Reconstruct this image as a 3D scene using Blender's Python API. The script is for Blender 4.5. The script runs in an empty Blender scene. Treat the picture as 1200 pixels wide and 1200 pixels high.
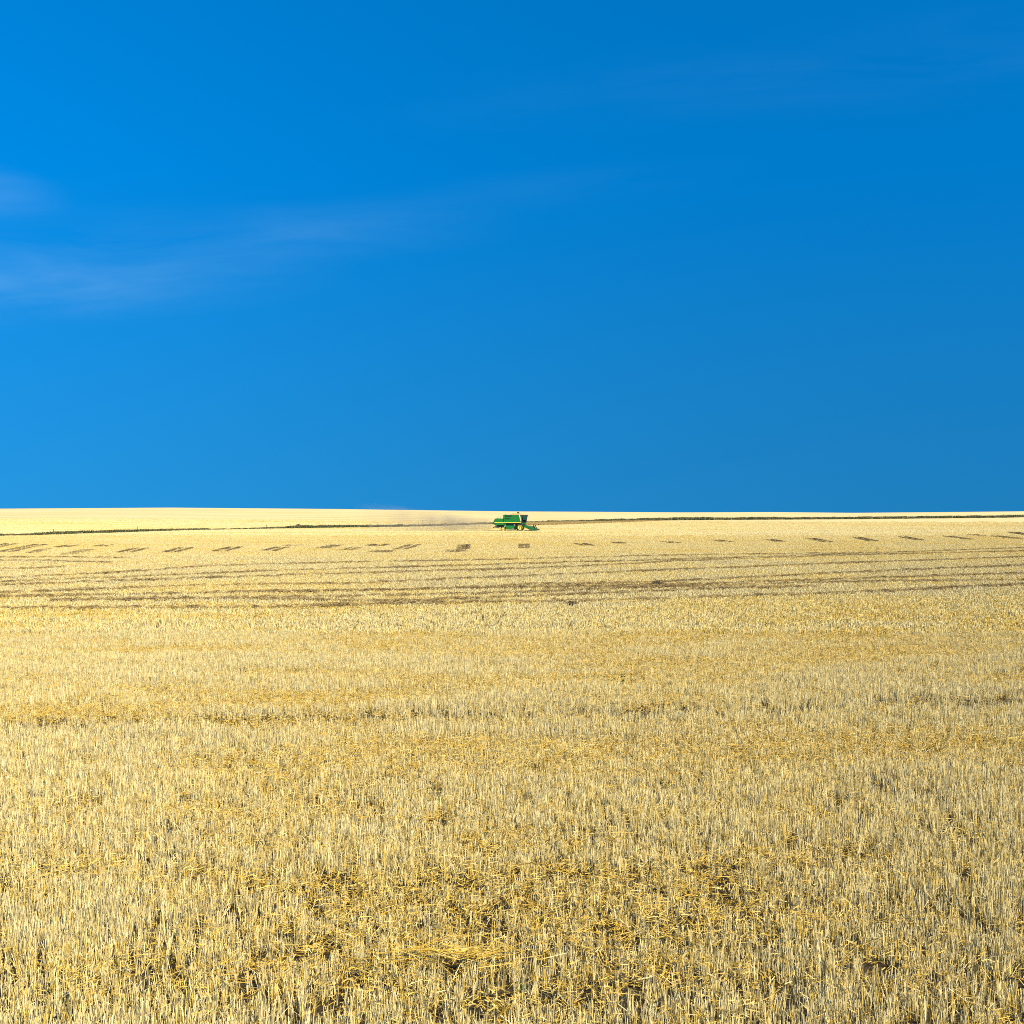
import bpy, bmesh, math, random
import numpy as np
from mathutils import Vector, Matrix

R = math.radians
rng = np.random.default_rng(7)
random.seed(7)
scene = bpy.context.scene
COL = scene.collection

# ------------------------------------------------------------------ camera
EYE = 4.0                      # metres above the field (a raised stand)
F = 1500.0                     # focal length in photo pixels (photo 1200 wide)
cam_data = bpy.data.cameras.new('camera')
cam_data.sensor_width = 36.0
cam_data.lens = 36.0 * F / 1200.0
cam_data.clip_start = 0.1
cam_data.clip_end = 20000
cam = bpy.data.objects.new('camera', cam_data)
cam.location = (0, 0, EYE)
cam.rotation_euler = (R(90), 0, 0)
COL.objects.link(cam)
scene.camera = cam

# ------------------------------------------------------------------ sky and sun
SUN_AZ, SUN_EL = 122.0, 38.0   # azimuth clockwise from the view direction
world = bpy.data.worlds.new('World')
scene.world = world
world.use_nodes = True
wn, wl = world.node_tree.nodes, world.node_tree.links
wn.clear()


def W(kind, **kw):
    n = wn.new(kind)
    for k, v in kw.items():
        setattr(n, k, v)
    return n


def wmath(op, a, b=None, c=None, clamp=False):
    n = W('ShaderNodeMath', operation=op, use_clamp=clamp)
    for i, v in enumerate((a, b, c)):
        if v is None:
            continue
        if isinstance(v, (int, float)):
            n.inputs[i].default_value = v
        else:
            wl.new(v, n.inputs[i])
    return n.outputs[0]


sky = W('ShaderNodeTexSky', sky_type='NISHITA', sun_disc=False)
sky.sun_elevation = R(SUN_EL)
sky.sun_rotation = R(SUN_AZ)
sky.altitude = 1500
sky.air_density = 1.0
sky.dust_density = 0.0
sky.ozone_density = 4.0
# the deep polarised blue of the photograph: more saturation over the whole dome
sv = W('ShaderNodeTexCoord')
ssep = W('ShaderNodeSeparateXYZ')
wl.new(sv.outputs['Generated'], ssep.inputs[0])
scomb = W('ShaderNodeCombineXYZ')
wl.new(ssep.outputs[0], scomb.inputs[0])
wl.new(ssep.outputs[1], scomb.inputs[1])
# very clear dry air: no pale band at the horizon
wl.new(wmath('ADD', wmath('MULTIPLY', ssep.outputs[2], 0.25), 0.30), scomb.inputs[2])
snorm = W('ShaderNodeVectorMath', operation='NORMALIZE')
wl.new(scomb.outputs[0], snorm.inputs[0])
wl.new(snorm.outputs[0], sky.inputs[0])
sat = W('ShaderNodeHueSaturation')
sat.inputs['Saturation'].default_value = 1.0
sat.inputs['Value'].default_value = 1.0
# polarised look: greener-blue low down, purer blue higher up
pol = W('ShaderNodeMixRGB')
pol.inputs[1].default_value = (0.11, 0.885, 1.13, 1)
pol.inputs[2].default_value = (0.0, 0.97, 1.52, 1)
wl.new(wmath('MULTIPLY', ssep.outputs[2], 4.0, clamp=True), pol.inputs[0])
tinted = W('ShaderNodeMixRGB', blend_type='MULTIPLY')
tinted.inputs[0].default_value = 1.0
wl.new(sky.outputs[0], tinted.inputs[1])
wl.new(pol.outputs[0], tinted.inputs[2])
# a polarising filter darkens the sky most at right angles to the sun
sd = (math.sin(R(SUN_AZ)) * math.cos(R(SUN_EL)), math.cos(R(SUN_AZ)) * math.cos(R(SUN_EL)), math.sin(R(SUN_EL)))
dot = W('ShaderNodeVectorMath', operation='DOT_PRODUCT')
wl.new(sv.outputs['Generated'], dot.inputs[0])
dot.inputs[1].default_value = sd
s2 = wmath('SUBTRACT', 1.0, wmath('MULTIPLY', dot.outputs['Value'], dot.outputs['Value']))
filt = wmath('SUBTRACT', 1.0, wmath('MULTIPLY', wmath('MULTIPLY', s2, s2), 0.27))
dark = W('ShaderNodeVectorMath', operation='SCALE')
wl.new(tinted.outputs[0], dark.inputs[0])
wl.new(filt, dark.inputs['Scale'])
wl.new(dark.outputs[0], sat.inputs['Color'])
# thin cirrus: noise streaks in a few soft regions of the sky
geo = W('ShaderNodeNewGeometry')
sep = W('ShaderNodeSeparateXYZ')
tc = W('ShaderNodeTexCoord')
wl.new(tc.outputs['Generated'], sep.inputs[0])
dx, dy, dz = sep.outputs
ysafe = wmath('MAXIMUM', dy, 0.05)
u = wmath('DIVIDE', dx, ysafe)
v = wmath('DIVIDE', dz, ysafe)


def streak(cx, cy, rx, ry, tilt, strength):
    """soft elliptical bank of cirrus round a sky direction"""
    uu = wmath('SUBTRACT', u, cx)
    vv = wmath('SUBTRACT', v, cy)
    a = wmath('ADD', wmath('MULTIPLY', uu, math.cos(tilt) / rx), wmath('MULTIPLY', vv, math.sin(tilt) / rx))
    b = wmath('ADD', wmath('MULTIPLY', uu, -math.sin(tilt) / ry), wmath('MULTIPLY', vv, math.cos(tilt) / ry))
    r2 = wmath('ADD', wmath('MULTIPLY', a, a), wmath('MULTIPLY', b, b))
    m = wmath('SUBTRACT', 1.0, r2, clamp=True)
    m = wmath('MULTIPLY', m, m)
    return wmath('MULTIPLY', m, strength)


comb = W('ShaderNodeCombineXYZ')
wl.new(wmath('ADD', wmath('MULTIPLY', u, 5.0), wmath('MULTIPLY', v, 1.2)), comb.inputs[0])
wl.new(wmath('SUBTRACT', wmath('MULTIPLY', v, 30.0), wmath('MULTIPLY', u, 1.5)), comb.inputs[1])
noise = W('ShaderNodeTexNoise')
noise.inputs['Scale'].default_value = 1.0
noise.inputs['Detail'].default_value = 5.0
noise.inputs['Roughness'].default_value = 0.55
noise.inputs['Distortion'].default_value = 0.5
wl.new(comb.outputs[0], noise.inputs['Vector'])
nz = wmath('MULTIPLY', wmath('SUBTRACT', noise.outputs[0], 0.32), 2.4, clamp=True)
banks = streak(-0.33, 0.192, 0.27, 0.055, 0.07, 0.07)
for args in ((-0.40, 0.170, 0.20, 0.030, 0.03, 0.07), (-0.13, 0.222, 0.16, 0.030, 0.02, 0.035),
             (-0.42, 0.240, 0.09, 0.016, 0.0, 0.08), (-0.42, 0.262, 0.09, 0.018, -0.2, 0.06),
             (0.03, 0.252, 0.20, 0.022, 0.10, 0.015), (0.34, 0.355, 0.30, 0.05, 0.12, 0.016),
             (0.10, 0.33, 0.25, 0.04, 0.10, 0.012)):
    banks = wmath('ADD', banks, streak(*args))
cirrus = wmath('MULTIPLY', banks, nz, clamp=True)
mix = W('ShaderNodeMixRGB')
mix.inputs[2].default_value = (3.8, 6.1, 7.5, 1)
wl.new(cirrus, mix.inputs[0])
wl.new(sat.outputs[0], mix.inputs[1])
bg = W('ShaderNodeBackground')
bg.inputs['Strength'].default_value = 0.082
wl.new(mix.outputs[0], bg.inputs[0])
wout = W('ShaderNodeOutputWorld')
wl.new(bg.outputs[0], wout.inputs[0])

sun_data = bpy.data.lights.new('sun', 'SUN')
sun_data.energy = 5.0
sun_data.angle = R(0.5)
sun_data.color = (1.0, 0.938, 0.80)
sun = bpy.data.objects.new('sun', sun_data)
to_sun = Vector((math.sin(R(SUN_AZ)) * math.cos(R(SUN_EL)), math.cos(R(SUN_AZ)) * math.cos(R(SUN_EL)), math.sin(R(SUN_EL))))
sun.rotation_euler = to_sun.to_track_quat('Z', 'Y').to_euler()
sun.location = (60, -40, 80)
COL.objects.link(sun)

scene.view_settings.view_transform = 'Standard'
scene.view_settings.look = 'None'
scene.view_settings.exposure = 0.9
scene.view_settings.gamma = 1.0
scene.view_settings.use_curve_mapping = False
scene.render.engine = 'CYCLES'
scene.cycles.max_bounces = 6
scene.cycles.diffuse_bounces = 1
scene.cycles.glossy_bounces = 2
scene.cycles.transmission_bounces = 4
scene.cycles.volume_bounces = 1
scene.cycles.use_denoising = False
scene.cycles.filter_width = 1.0 if hasattr(scene.cycles, 'filter_width') else 1.0


# ------------------------------------------------------------------ helpers
def tag(o, label=None, cat=None, group=None, kind=None):
    if label:
        o['label'] = label
    if cat:
        o['category'] = cat
    if group:
        o['group'] = group
    if kind:
        o['kind'] = kind
    return o


def empty(name, loc, rz=0.0):
    o = bpy.data.objects.new(name, None)
    o.location = loc
    o.rotation_euler = (0, 0, rz)
    o.empty_display_size = 0.3
    COL.objects.link(o)
    return o


def link_mesh(name, me, mat=None, parent=None, smooth=False):
    if mat is not None and not me.materials:
        me.materials.append(mat)
    if smooth:
        me.polygons.foreach_set('use_smooth', [True] * len(me.polygons))
    o = bpy.data.objects.new(name, me)
    COL.objects.link(o)
    if parent is not None:
        o.parent = parent
    return o


def vnoise(x, y, seed=0):
    """smooth value noise, 0..1"""
    xi, yi = np.floor(x).astype(np.int64), np.floor(y).astype(np.int64)
    xf, yf = x - xi, y - yi
    xf = xf * xf * (3 - 2 * xf)
    yf = yf * yf * (3 - 2 * yf)

    def h(a, b):
        n = (a * 374761393 + b * 668265263 + seed * 1442695041) & 0xFFFFFFFF
        n = ((n ^ (n >> 13)) * 1274126177) & 0xFFFFFFFF
        return ((n ^ (n >> 16)) & 0xFFFF) / 65535.0
    return ((h(xi, yi) * (1 - xf) + h(xi + 1, yi) * xf) * (1 - yf)
            + (h(xi, yi + 1) * (1 - xf) + h(xi + 1, yi + 1) * xf) * yf)


def fbm(x, y, seed=0, octs=3):
    t, a, s = 0.0, 0.5, 0.0
    for k in range(octs):
        t = t + a * vnoise(x * 2 ** k, y * 2 ** k, seed + k * 17)
        s += a
        a *= 0.55
    return t / s


def sstep(a, b, x):
    t = np.clip((x - a) / (b - a), 0, 1)
    return t * t * (3 - 2 * t)


# ------------------------------------------------------------------ terrain shape
# the lie of the land: bearing (in photo columns) -> height of the far ridge; the ditch line across the fields
BEAR = np.array([-900, -300, 0, 100, 200, 300, 400, 500, 600, 700, 800, 900, 1000, 1100, 1200, 1500, 2100], float)
RIDGE = np.array([597, 597, 596.2, 595.6, 595.0, 595.8, 596.6, 598.0, 599.3, 599.8, 600.5, 600.1, 601.0, 600.2, 599.2, 599, 599.5])
D_RIDGE = 1300.0
DITCH_U = np.array([-500, -200, 0, 50, 100, 150, 200, 250, 300, 350, 400, 450, 500, 560, 640, 700, 760, 800, 900, 1000, 1100, 1200, 1400, 1700], float)
DITCH_V = np.array([640, 634, 628.7, 627.4, 625.6, 624.2, 622.3, 621.1, 620.2, 619.2, 618.6, 618.0, 617.0, 614.8, 612.4, 611.2, 609.9, 609.4, 608.8, 608.3, 607.3, 606.2, 605.2, 604.2])


def bearing(X, Y):
    Ys = np.maximum(Y, 1.0)
    return np.clip(600 + F * X / Ys, -900, 2100)


def ground_z(X, Y):
    X, Y = np.asarray(X, float), np.asarray(Y, float)
    d = np.hypot(X, Y)
    b = bearing(X, Y)
    zr = EYE + (600 - np.interp(b, BEAR, RIDGE)) / F * D_RIDGE
    dd = EYE * F / (np.interp(b, DITCH_U, DITCH_V) - 600)
    start = np.clip(dd, 150.0, 900.0)
    t = np.clip((np.minimum(Y, D_RIDGE) - start) / (D_RIDGE - start + 1e-6), 0, 1)
    z = zr * t * t * (3 - 2 * t) * (Y > 0)
    z = z - 0.02 * np.maximum(Y - D_RIDGE * 1.02, 0)
    z = z + 0.04 * (fbm(X / 9.0, Y / 9.0, 3, 2) - 0.5) * np.clip(d / 15, 0, 1)
    return z


def at(px, py):
    """ground point of the flat field under a photo pixel (metres)"""
    d = EYE * F / (py - 600.0)
    return (px - 600.0) / F * d, d


# ------------------------------------------------------------------ materials
def new_mat(name):
    m = bpy.data.materials.new(name)
    m.use_nodes = True
    nt = m.node_tree
    for n in list(nt.nodes):
        nt.nodes.remove(n)
    out = nt.nodes.new('ShaderNodeOutputMaterial')
    b = nt.nodes.new('ShaderNodeBsdfPrincipled')
    nt.links.new(b.outputs[0], out.inputs[0])
    return m, nt, b


def paint(name, col, rough=0.4, metallic=0.0, dust=0.15, scale=6.0, coat=0.0):
    """painted or moulded surface with uneven dust and fine grain"""
    m, nt, b = new_mat(name)
    n = nt.nodes.new('ShaderNodeTexNoise')
    tcn = nt.nodes.new('ShaderNodeTexCoord')
    nt.links.new(tcn.outputs['Object'], n.inputs['Vector'])
    n.inputs['Scale'].default_value = scale
    n.inputs['Detail'].default_value = 6
    ramp = nt.nodes.new('ShaderNodeValToRGB')
    ramp.color_ramp.elements[0].position = 0.42
    ramp.color_ramp.elements[1].position = 0.75
    nt.links.new(n.outputs[0], ramp.inputs[0])
    k = nt.nodes.new('ShaderNodeMath')
    k.operation = 'MULTIPLY'
    k.inputs[1].default_value = dust
    nt.links.new(ramp.outputs[0], k.inputs[0])
    mx = nt.nodes.new('ShaderNodeMixRGB')
    mx.inputs[1].default_value = (*col, 1)
    mx.inputs[2].default_value = (0.42, 0.33, 0.18, 1)
    nt.links.new(k.outputs[0], mx.inputs[0])
    nt.links.new(mx.outputs[0], b.inputs['Base Color'])
    b.inputs['Roughness'].default_value = rough
    b.inputs['Metallic'].default_value = metallic
    b.inputs['Coat Weight'].default_value = coat
    return m


M = {
    'header_green': paint('header_paint', (0.005, 0.12, 0.025), 0.45, dust=0.1),
    'green': paint('green_paint', (0.004, 0.17, 0.018), 0.38, dust=0.07, coat=0.25),
    'dark_green': paint('dark_green_paint', (0.006, 0.075, 0.02), 0.5, dust=0.10),
    'yellow': paint('yellow_paint', (0.88, 0.70, 0.10), 0.4, dust=0.08),
    'rim': paint('rim_paint', (0.80, 0.64, 0.10), 0.4, dust=0.10, coat=0.4),
    'black': paint('black_trim', (0.012, 0.013, 0.014), 0.5, dust=0.06),
    'rubber': paint('tyre_rubber', (0.012, 0.011, 0.010), 0.85, dust=0.05),
    'white': paint('white_trim', (0.8, 0.82, 0.75), 0.4, dust=0.05),
    'steel': paint('worn_steel', (0.33, 0.31, 0.28), 0.45, 0.6, dust=0.35),
    'grain': paint('wheat_grain', (0.72, 0.36, 0.08), 0.8, dust=0.1, scale=25),
    'canvas': paint('orange_tarp', (0.80, 0.38, 0.14), 0.7, dust=0.2),
    'wood': paint('weathered_wood', (0.13, 0.10, 0.07), 0.9, dust=0.2),
}
g, nt, b = new_mat('cab_glass')
b.inputs['Base Color'].default_value = (0.008, 0.014, 0.016, 1)
b.inputs['Roughness'].default_value = 0.06
b.inputs['Specular IOR Level'].default_value = 0.5
tr_ = nt.nodes.new('ShaderNodeBsdfTransparent')
tr_.inputs[0].default_value = (0.50, 0.70, 0.78, 1)
ms_ = nt.nodes.new('ShaderNodeMixShader')
ms_.inputs[0].default_value = 0.18
nt.links.new(tr_.outputs[0], ms_.inputs[1])
nt.links.new(b.outputs[0], ms_.inputs[2])
nt.links.new(ms_.outputs[0], [n_ for n_ in nt.nodes if n_.type == 'OUTPUT_MATERIAL'][0].inputs[0])
M['glass'] = g


def straw_material(name, cols, rough=0.6, trans=0.15):
    """stems with their own shade: mesh attribute 'tone' plus a tint carried by each clump"""
    m, nt, b = new_mat(name)
    at_ = nt.nodes.new('ShaderNodeAttribute')
    at_.attribute_name = 'tone'
    tint = nt.nodes.new('ShaderNodeAttribute')
    tint.attribute_type = 'INSTANCER'
    tint.attribute_name = 'tint'
    add = nt.nodes.new('ShaderNodeMath')
    add.operation = 'ADD'
    add.use_clamp = True
    nt.links.new(at_.outputs['Fac'], add.inputs[0])
    nt.links.new(tint.outputs['Fac'], add.inputs[1])
    ramp = nt.nodes.new('ShaderNodeValToRGB')
    els = ramp.color_ramp.elements
    els[0].position, els[0].color = cols[0][0], (*cols[0][1], 1)
    els[1].position, els[1].color = cols[-1][0], (*cols[-1][1], 1)
    for p, c in cols[1:-1]:
        e = els.new(p)
        e.color = (*c, 1)
    nt.links.new(add.outputs[0], ramp.inputs[0])
    nt.links.new(ramp.outputs[0], b.inputs['Base Color'])
    b.inputs['Roughness'].default_value = rough
    b.inputs['Specular IOR Level'].default_value = 0.35
    return m


STRAW = straw_material('straw_stems', [(0.0, (0.10, 0.065, 0.03)), (0.22, (0.38, 0.28, 0.12)), (0.46, (0.80, 0.648, 0.30)),
                                       (0.74, (0.65, 0.43, 0.065)), (1.0, (0.50, 0.275, 0.018))])
BROWN = straw_material('weathered_straw', [(0.0, (0.07, 0.045, 0.02)), (0.5, (0.20, 0.13, 0.05)), (1.0, (0.45, 0.30, 0.10))], 0.8)
GRASSM = straw_material('ditch_grass_blades', [(0.0, (0.02, 0.03, 0.008)), (0.5, (0.05, 0.065, 0.016)), (1.0, (0.30, 0.23, 0.08))], 0.7)
WEEDM = paint('weed_leaf', (0.07, 0.14, 0.025), 0.6, dust=0.1)


def ground_material():
    m, nt, b = new_mat('field_soil_and_chaff')
    N = nt.nodes.new
    L = nt.links.new
    tcn = N('ShaderNodeTexCoord')
    fine = N('ShaderNodeTexNoise')
    fine.inputs['Scale'].default_value = 28
    fine.inputs['Detail'].default_value = 8
    fine.inputs['Roughness'].default_value = 0.7
    L(tcn.outputs['Object'], fine.inputs['Vector'])
    r = N('ShaderNodeValToRGB')
    r.color_ramp.elements[0].position = 0.36
    r.color_ramp.elements[0].color = (0.018, 0.012, 0.006, 1)
    r.color_ramp.elements[1].position = 0.80
    r.color_ramp.elements[1].color = (0.11, 0.075, 0.03, 1)
    L(fine.outputs[0], r.inputs[0])
    # farther fields: chaff and cut straw cover nearly all of the soil, in faint drill-wise bands
    mp = N('ShaderNodeMapping')
    mp.inputs['Scale'].default_value = (0.006, 0.045, 1)
    mp.inputs['Rotation'].default_value = (0, 0, R(9))
    L(tcn.outputs['Object'], mp.inputs['Vector'])
    band = N('ShaderNodeTexNoise')
    band.inputs['Scale'].default_value = 1.0
    band.inputs['Detail'].default_value = 6
    L(mp.outputs[0], band.inputs['Vector'])
    r2 = N('ShaderNodeValToRGB')
    r2.color_ramp.elements[0].position = 0.35
    r2.color_ramp.elements[0].color = (0.57, 0.405, 0.14, 1)
    r2.color_ramp.elements[1].position = 0.60
    r2.color_ramp.elements[1].color = (0.64, 0.505, 0.23, 1)
    L(band.outputs[0], r2.inputs[0])
    sepn = N('ShaderNodeSeparateXYZ')
    L(tcn.outputs['Object'], sepn.inputs[0])
    mr = N('ShaderNodeMapRange')
    mr.inputs['From Min'].default_value = 60
    mr.inputs['From Max'].default_value = 175
    L(sepn.outputs[1], mr.inputs['Value'])
    mx = N('ShaderNodeMixRGB')
    L(mr.outputs[0], mx.inputs[0])
    L(r.outputs[0], mx.inputs[1])
    L(r2.outputs[0], mx.inputs[2])
    L(mx.outputs[0], b.inputs['Base Color'])
    b.inputs['Roughness'].default_value = 0.95
    b.inputs['Specular IOR Level'].default_value = 0.1
    bp = N('ShaderNodeBump')
    bp.inputs['Strength'].default_value = 0.7
    bp.inputs['Distance'].default_value = 0.03
    L(fine.outputs[0], bp.inputs['Height'])
    L(bp.outputs[0], b.inputs['Normal'])
    return m


GROUND = ground_material()

# ------------------------------------------------------------------ the ground: one sheet to beyond the ridge, all round
front = np.radians(np.concatenate([np.linspace(-180, -40, 29)[:-1], np.linspace(-40, 40, 241), np.linspace(40, 180, 29)[1:-1]]))
dist = np.concatenate([np.linspace(0.5, 30, 40), np.geomspace(31, 1250, 120), np.linspace(1260, 1500, 20), np.geomspace(1600, 7000, 14)])
A, D = np.meshgrid(front, dist, indexing='xy')
GX, GY = D * np.sin(A), D * np.cos(A)
GZ = ground_z(GX, GY)
nr, nc = D.shape
verts = np.stack([GX, GY, GZ], -1).reshape(-1, 3).tolist() + [(0, 0, 0)]
faces = []
for i in range(nr - 1):
    for j in range(nc):
        k = (j + 1) % nc
        faces.append((i * nc + j, i * nc + k, (i + 1) * nc + k, (i + 1) * nc + j))
apex = nr * nc
for j in range(nc):
    faces.append((apex, (j + 1) % nc, j))
me = bpy.data.meshes.new('ground')
me.from_pydata(verts, [], faces)
me.flip_normals() if me.polygons[0].normal.z < 0 else None
ground = link_mesh('ground', me, GROUND, smooth=True)
tag(ground, 'harvested grain field of soil and chaff rising to a far ridge', 'field', kind='structure')

# ------------------------------------------------------------------ straw pieces
def prisms(base, tip, r0, r1, tone, sides=3):
    """many tapered stems at once -> verts, faces, tone per face"""
    n = len(base)
    ax = tip - base
    ax = ax / (np.linalg.norm(ax, axis=1, keepdims=True) + 1e-9)
    ref = np.where(np.abs(ax[:, 2:3]) > 0.9, np.array([[1.0, 0, 0]]), np.array([[0, 0, 1.0]]))
    e1 = np.cross(ax, ref)
    e1 /= np.linalg.norm(e1, axis=1, keepdims=True)
    e2 = np.cross(ax, e1)
    ph = rng.uniform(0, 2 * np.pi, n)
    rings = []
    for P, rr in ((base, r0), (tip, r1)):
        for s in range(sides):
            a = ph + 2 * np.pi * s / sides
            rings.append(P + rr[:, None] * (np.cos(a)[:, None] * e1 + np.sin(a)[:, None] * e2))
    V = np.stack(rings, 1).reshape(-1, 3)
    o = np.arange(n)[:, None] * 2 * sides
    quads = []
    for s in range(sides):
        t = (s + 1) % sides
        quads.append(np.concatenate([o + s, o + t, o + sides + t, o + sides + s], 1))
    Q = np.stack(quads, 1).reshape(-1, 4)
    cap = np.concatenate([o + sides + s for s in range(sides)], 1)
    return V, Q, cap, np.repeat(tone, sides), tone


def straw_mesh(name, parts, mat):
    vs, fs, ts, off = [], [], [], 0
    for V, Q, cap, tq, tcap in parts:
        vs.append(V)
        fs += (Q + off).tolist() + (cap + off).tolist()
        ts += [tq, tcap]
        off += len(V)
    me = bpy.data.meshes.new(name)
    me.from_pydata(np.concatenate(vs).tolist(), [], fs)
    a = me.attributes.new('tone', 'FLOAT', 'FACE')
    a.data.foreach_set('value', np.concatenate(ts).astype(np.float32))
    me.materials.append(mat)
    return me


def stems(n, spread, h0, h1, r0, r1, lean=0.12, tone=(0.50, 0.19), bent=0.12):
    """upright cut stems in a square patch; a few broken over"""
    bx = rng.uniform(-spread, spread, (n, 2))
    base = np.concatenate([bx, np.full((n, 1), -0.01)], 1)
    h = rng.uniform(h0, h1, n)
    le = np.abs(rng.normal(0, lean, n)) + (rng.random(n) < bent) * rng.uniform(0.2, 0.8, n)
    az = rng.uniform(0, 2 * np.pi, n)
    tip = base + np.stack([np.sin(le) * np.cos(az) * h, np.sin(le) * np.sin(az) * h, np.cos(le) * h], 1)
    r = rng.uniform(r0, r1, n)
    return prisms(base, tip, r, r * 0.85, np.clip(rng.normal(tone[0], tone[1], n), 0, 1))


def tufts(nt_, per, spread, rad, h0, h1, r0, r1, lean=0.10, tone=(0.52, 0.17), bent=0.10):
    """stems grouped in plants, dark gaps between the plants"""
    n = nt_ * per
    c = np.repeat(rng.uniform(-spread, spread, (nt_, 2)), per, 0)
    off = rng.normal(0, rad, (n, 2))
    base = np.concatenate([c + off * 0.6, np.full((n, 1), -0.01)], 1)
    h = rng.uniform(h0, h1, n) * np.repeat(rng.uniform(0.8, 1.12, nt_), per)
    le = np.abs(rng.normal(0, lean, n)) + (rng.random(n) < bent) * rng.uniform(0.2, 0.9, n)
    az = rng.uniform(0, 2 * np.pi, n)
    tip = base + np.stack([np.sin(le) * np.cos(az) * h + off[:, 0] * 0.6, np.sin(le) * np.sin(az) * h + off[:, 1] * 0.6, np.cos(le) * h], 1)
    r = rng.uniform(r0, r1, n)
    tn = np.repeat(rng.normal(tone[0], tone[1] * 0.7, nt_), per) + rng.normal(0, tone[1] * 0.7, n)
    return prisms(base, tip, r, r * 0.85, np.clip(tn, 0, 1))


def litter(n, spread, l0, l1, r0, r1, z0, z1, tone=(0.78, 0.16), along=None, pitch=0.16):
    """loose straws lying on and in the stubble"""
    c = np.concatenate([rng.uniform(-spread, spread, (n, 2)), rng.uniform(z0, z1, (n, 1))], 1)
    ln = rng.uniform(l0, l1, n) / 2
    az = rng.uniform(0, np.pi, n) if along is None else rng.normal(along, 0.3, n)
    pi_ = rng.normal(0, pitch, n)
    d = np.stack([np.cos(az) * np.cos(pi_), np.sin(az) * np.cos(pi_), np.sin(pi_)], 1) * ln[:, None]
    r = rng.uniform(r0, r1, n)
    return prisms(c - d, c + d, r, r * 0.8, np.clip(rng.normal(tone[0], tone[1], n), 0, 1))


def variants(name, count, maker, mat):
    col = bpy.data.collections.new(name)
    for k in range(count):
        me = straw_mesh('%s_%02d' % (name, k), maker(k), mat)
        o = bpy.data.objects.new('%s_%02d' % (name, k), me)
        col.objects.link(o)
    return col


def scatter(name, P, rz, sc, tint, col, count, tilt=None):
    """one object whose points carry clumps (geometry nodes)"""
    n = len(P)
    me = bpy.data.meshes.new(name)
    me.vertices.add(n)
    me.vertices.foreach_set('co', P.astype(np.float32).ravel())
    rot = np.zeros((n, 3), np.float32)
    if tilt is not None:
        rot[:, :2] = tilt
    rot[:, 2] = rz
    for nm, typ, key, val in (('rot', 'FLOAT_VECTOR', 'vector', rot), ('siz', 'FLOAT_VECTOR', 'vector', sc),
                              ('tint', 'FLOAT', 'value', tint), ('pick', 'INT', 'value', rng.integers(0, count, n))):
        a = me.attributes.new(nm, typ, 'POINT')
        a.data.foreach_set(key, np.asarray(val, np.int32 if typ == 'INT' else np.float32).ravel())
    o = bpy.data.objects.new(name, me)
    COL.objects.link(o)
    ng = bpy.data.node_groups.new(name, 'GeometryNodeTree')
    ng.interface.new_socket('Geometry', in_out='INPUT', socket_type='NodeSocketGeometry')
    ng.interface.new_socket('Geometry', in_out='OUTPUT', socket_type='NodeSocketGeometry')
    nn, ln = ng.nodes, ng.links
    gi, go = nn.new('NodeGroupInput'), nn.new('NodeGroupOutput')
    ci = nn.new('GeometryNodeCollectionInfo')
    ci.inputs['Collection'].default_value = col
    ci.inputs['Separate Children'].default_value = True
    ci.inputs['Reset Children'].default_value = True
    iop = nn.new('GeometryNodeInstanceOnPoints')
    iop.inputs['Pick Instance'].default_value = True

    def named(attr, typ):
        k = nn.new('GeometryNodeInputNamedAttribute')
        k.data_type = typ
        k.inputs['Name'].default_value = attr
        return [s for s in k.outputs if s.enabled and s.name == 'Attribute'][0]
    m2p = nn.new('GeometryNodeMeshToPoints')
    ln.new(gi.outputs[0], m2p.inputs['Mesh'])
    ln.new(m2p.outputs[0], iop.inputs['Points'])
    ln.new(ci.outputs[0], iop.inputs['Instance'])
    ln.new(named('pick', 'INT'), iop.inputs['Instance Index'])
    e2r = nn.new('FunctionNodeEulerToRotation')
    ln.new(named('rot', 'FLOAT_VECTOR'), e2r.inputs[0])
    ln.new(e2r.outputs[0], iop.inputs['Rotation'])
    ln.new(named('siz', 'FLOAT_VECTOR'), iop.inputs['Scale'])
    ln.new(iop.outputs[0], go.inputs[0])
    md = o.modifiers.new('scatter', 'NODES')
    md.node_group = ng
    return o


# --- where things lie in the field
LINES_PX = [  # swath rows left by the combine (photo columns, rows), fading in and out
    [(0, 681), (140, 674), (250, 666), (400, 662), (560, 659), (800, 653), (1010, 650)],
    [(0, 690), (130, 685), (270, 680), (400, 675), (520, 672), (680, 667), (800, 660), (1000, 653), (1200, 648)],
    [(0, 699), (130, 694), (240, 690), (420, 687), (560, 681), (740, 673), (860, 668), (1010, 662), (1200, 655)],
    [(60, 709), (200, 706), (400, 703), (520, 701), (640, 697), (760, 692), (880, 686), (1060, 680), (1200, 675)],
    [(0, 718), (200, 717), (330, 716), (520, 711), (660, 710), (760, 706), (900, 702), (1040, 697), (1130, 692), (1200, 689)],
    [(330, 698), (480, 695), (620, 689), (770, 686), (880, 680), (1000, 674), (1200, 665)],
    [(640, 693), (800, 691), (930, 687), (1060, 685), (1200, 683)],
    [(-20, 655.5), (60, 655), (150, 656)], [(-20, 659), (50, 660), (130, 662)], [(-20, 669.5), (40, 669), (75, 667)],
    [(0, 686), (140, 680), (300, 673), (500, 667), (700, 661), (900, 655), (1200, 644)],
    [(0, 704), (200, 700), (420, 696), (640, 691.5), (800, 688)],
    [(300, 706), (460, 709), (620, 703), (740, 698), (860, 693), (960, 691)],
]


def carry_on(px):
    """rows that reach the frame's edge go on beyond it"""
    px = list(px)
    if px[0][0] <= 0:
        px.insert(0, (px[0][0] - 420, px[0][1] + 12))
    if px[-1][0] >= 1190:
        px.append((px[-1][0] + 420, px[-1][1] - 7))
    return px


LINES_PX = [carry_on(px) for px in LINES_PX]


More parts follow.
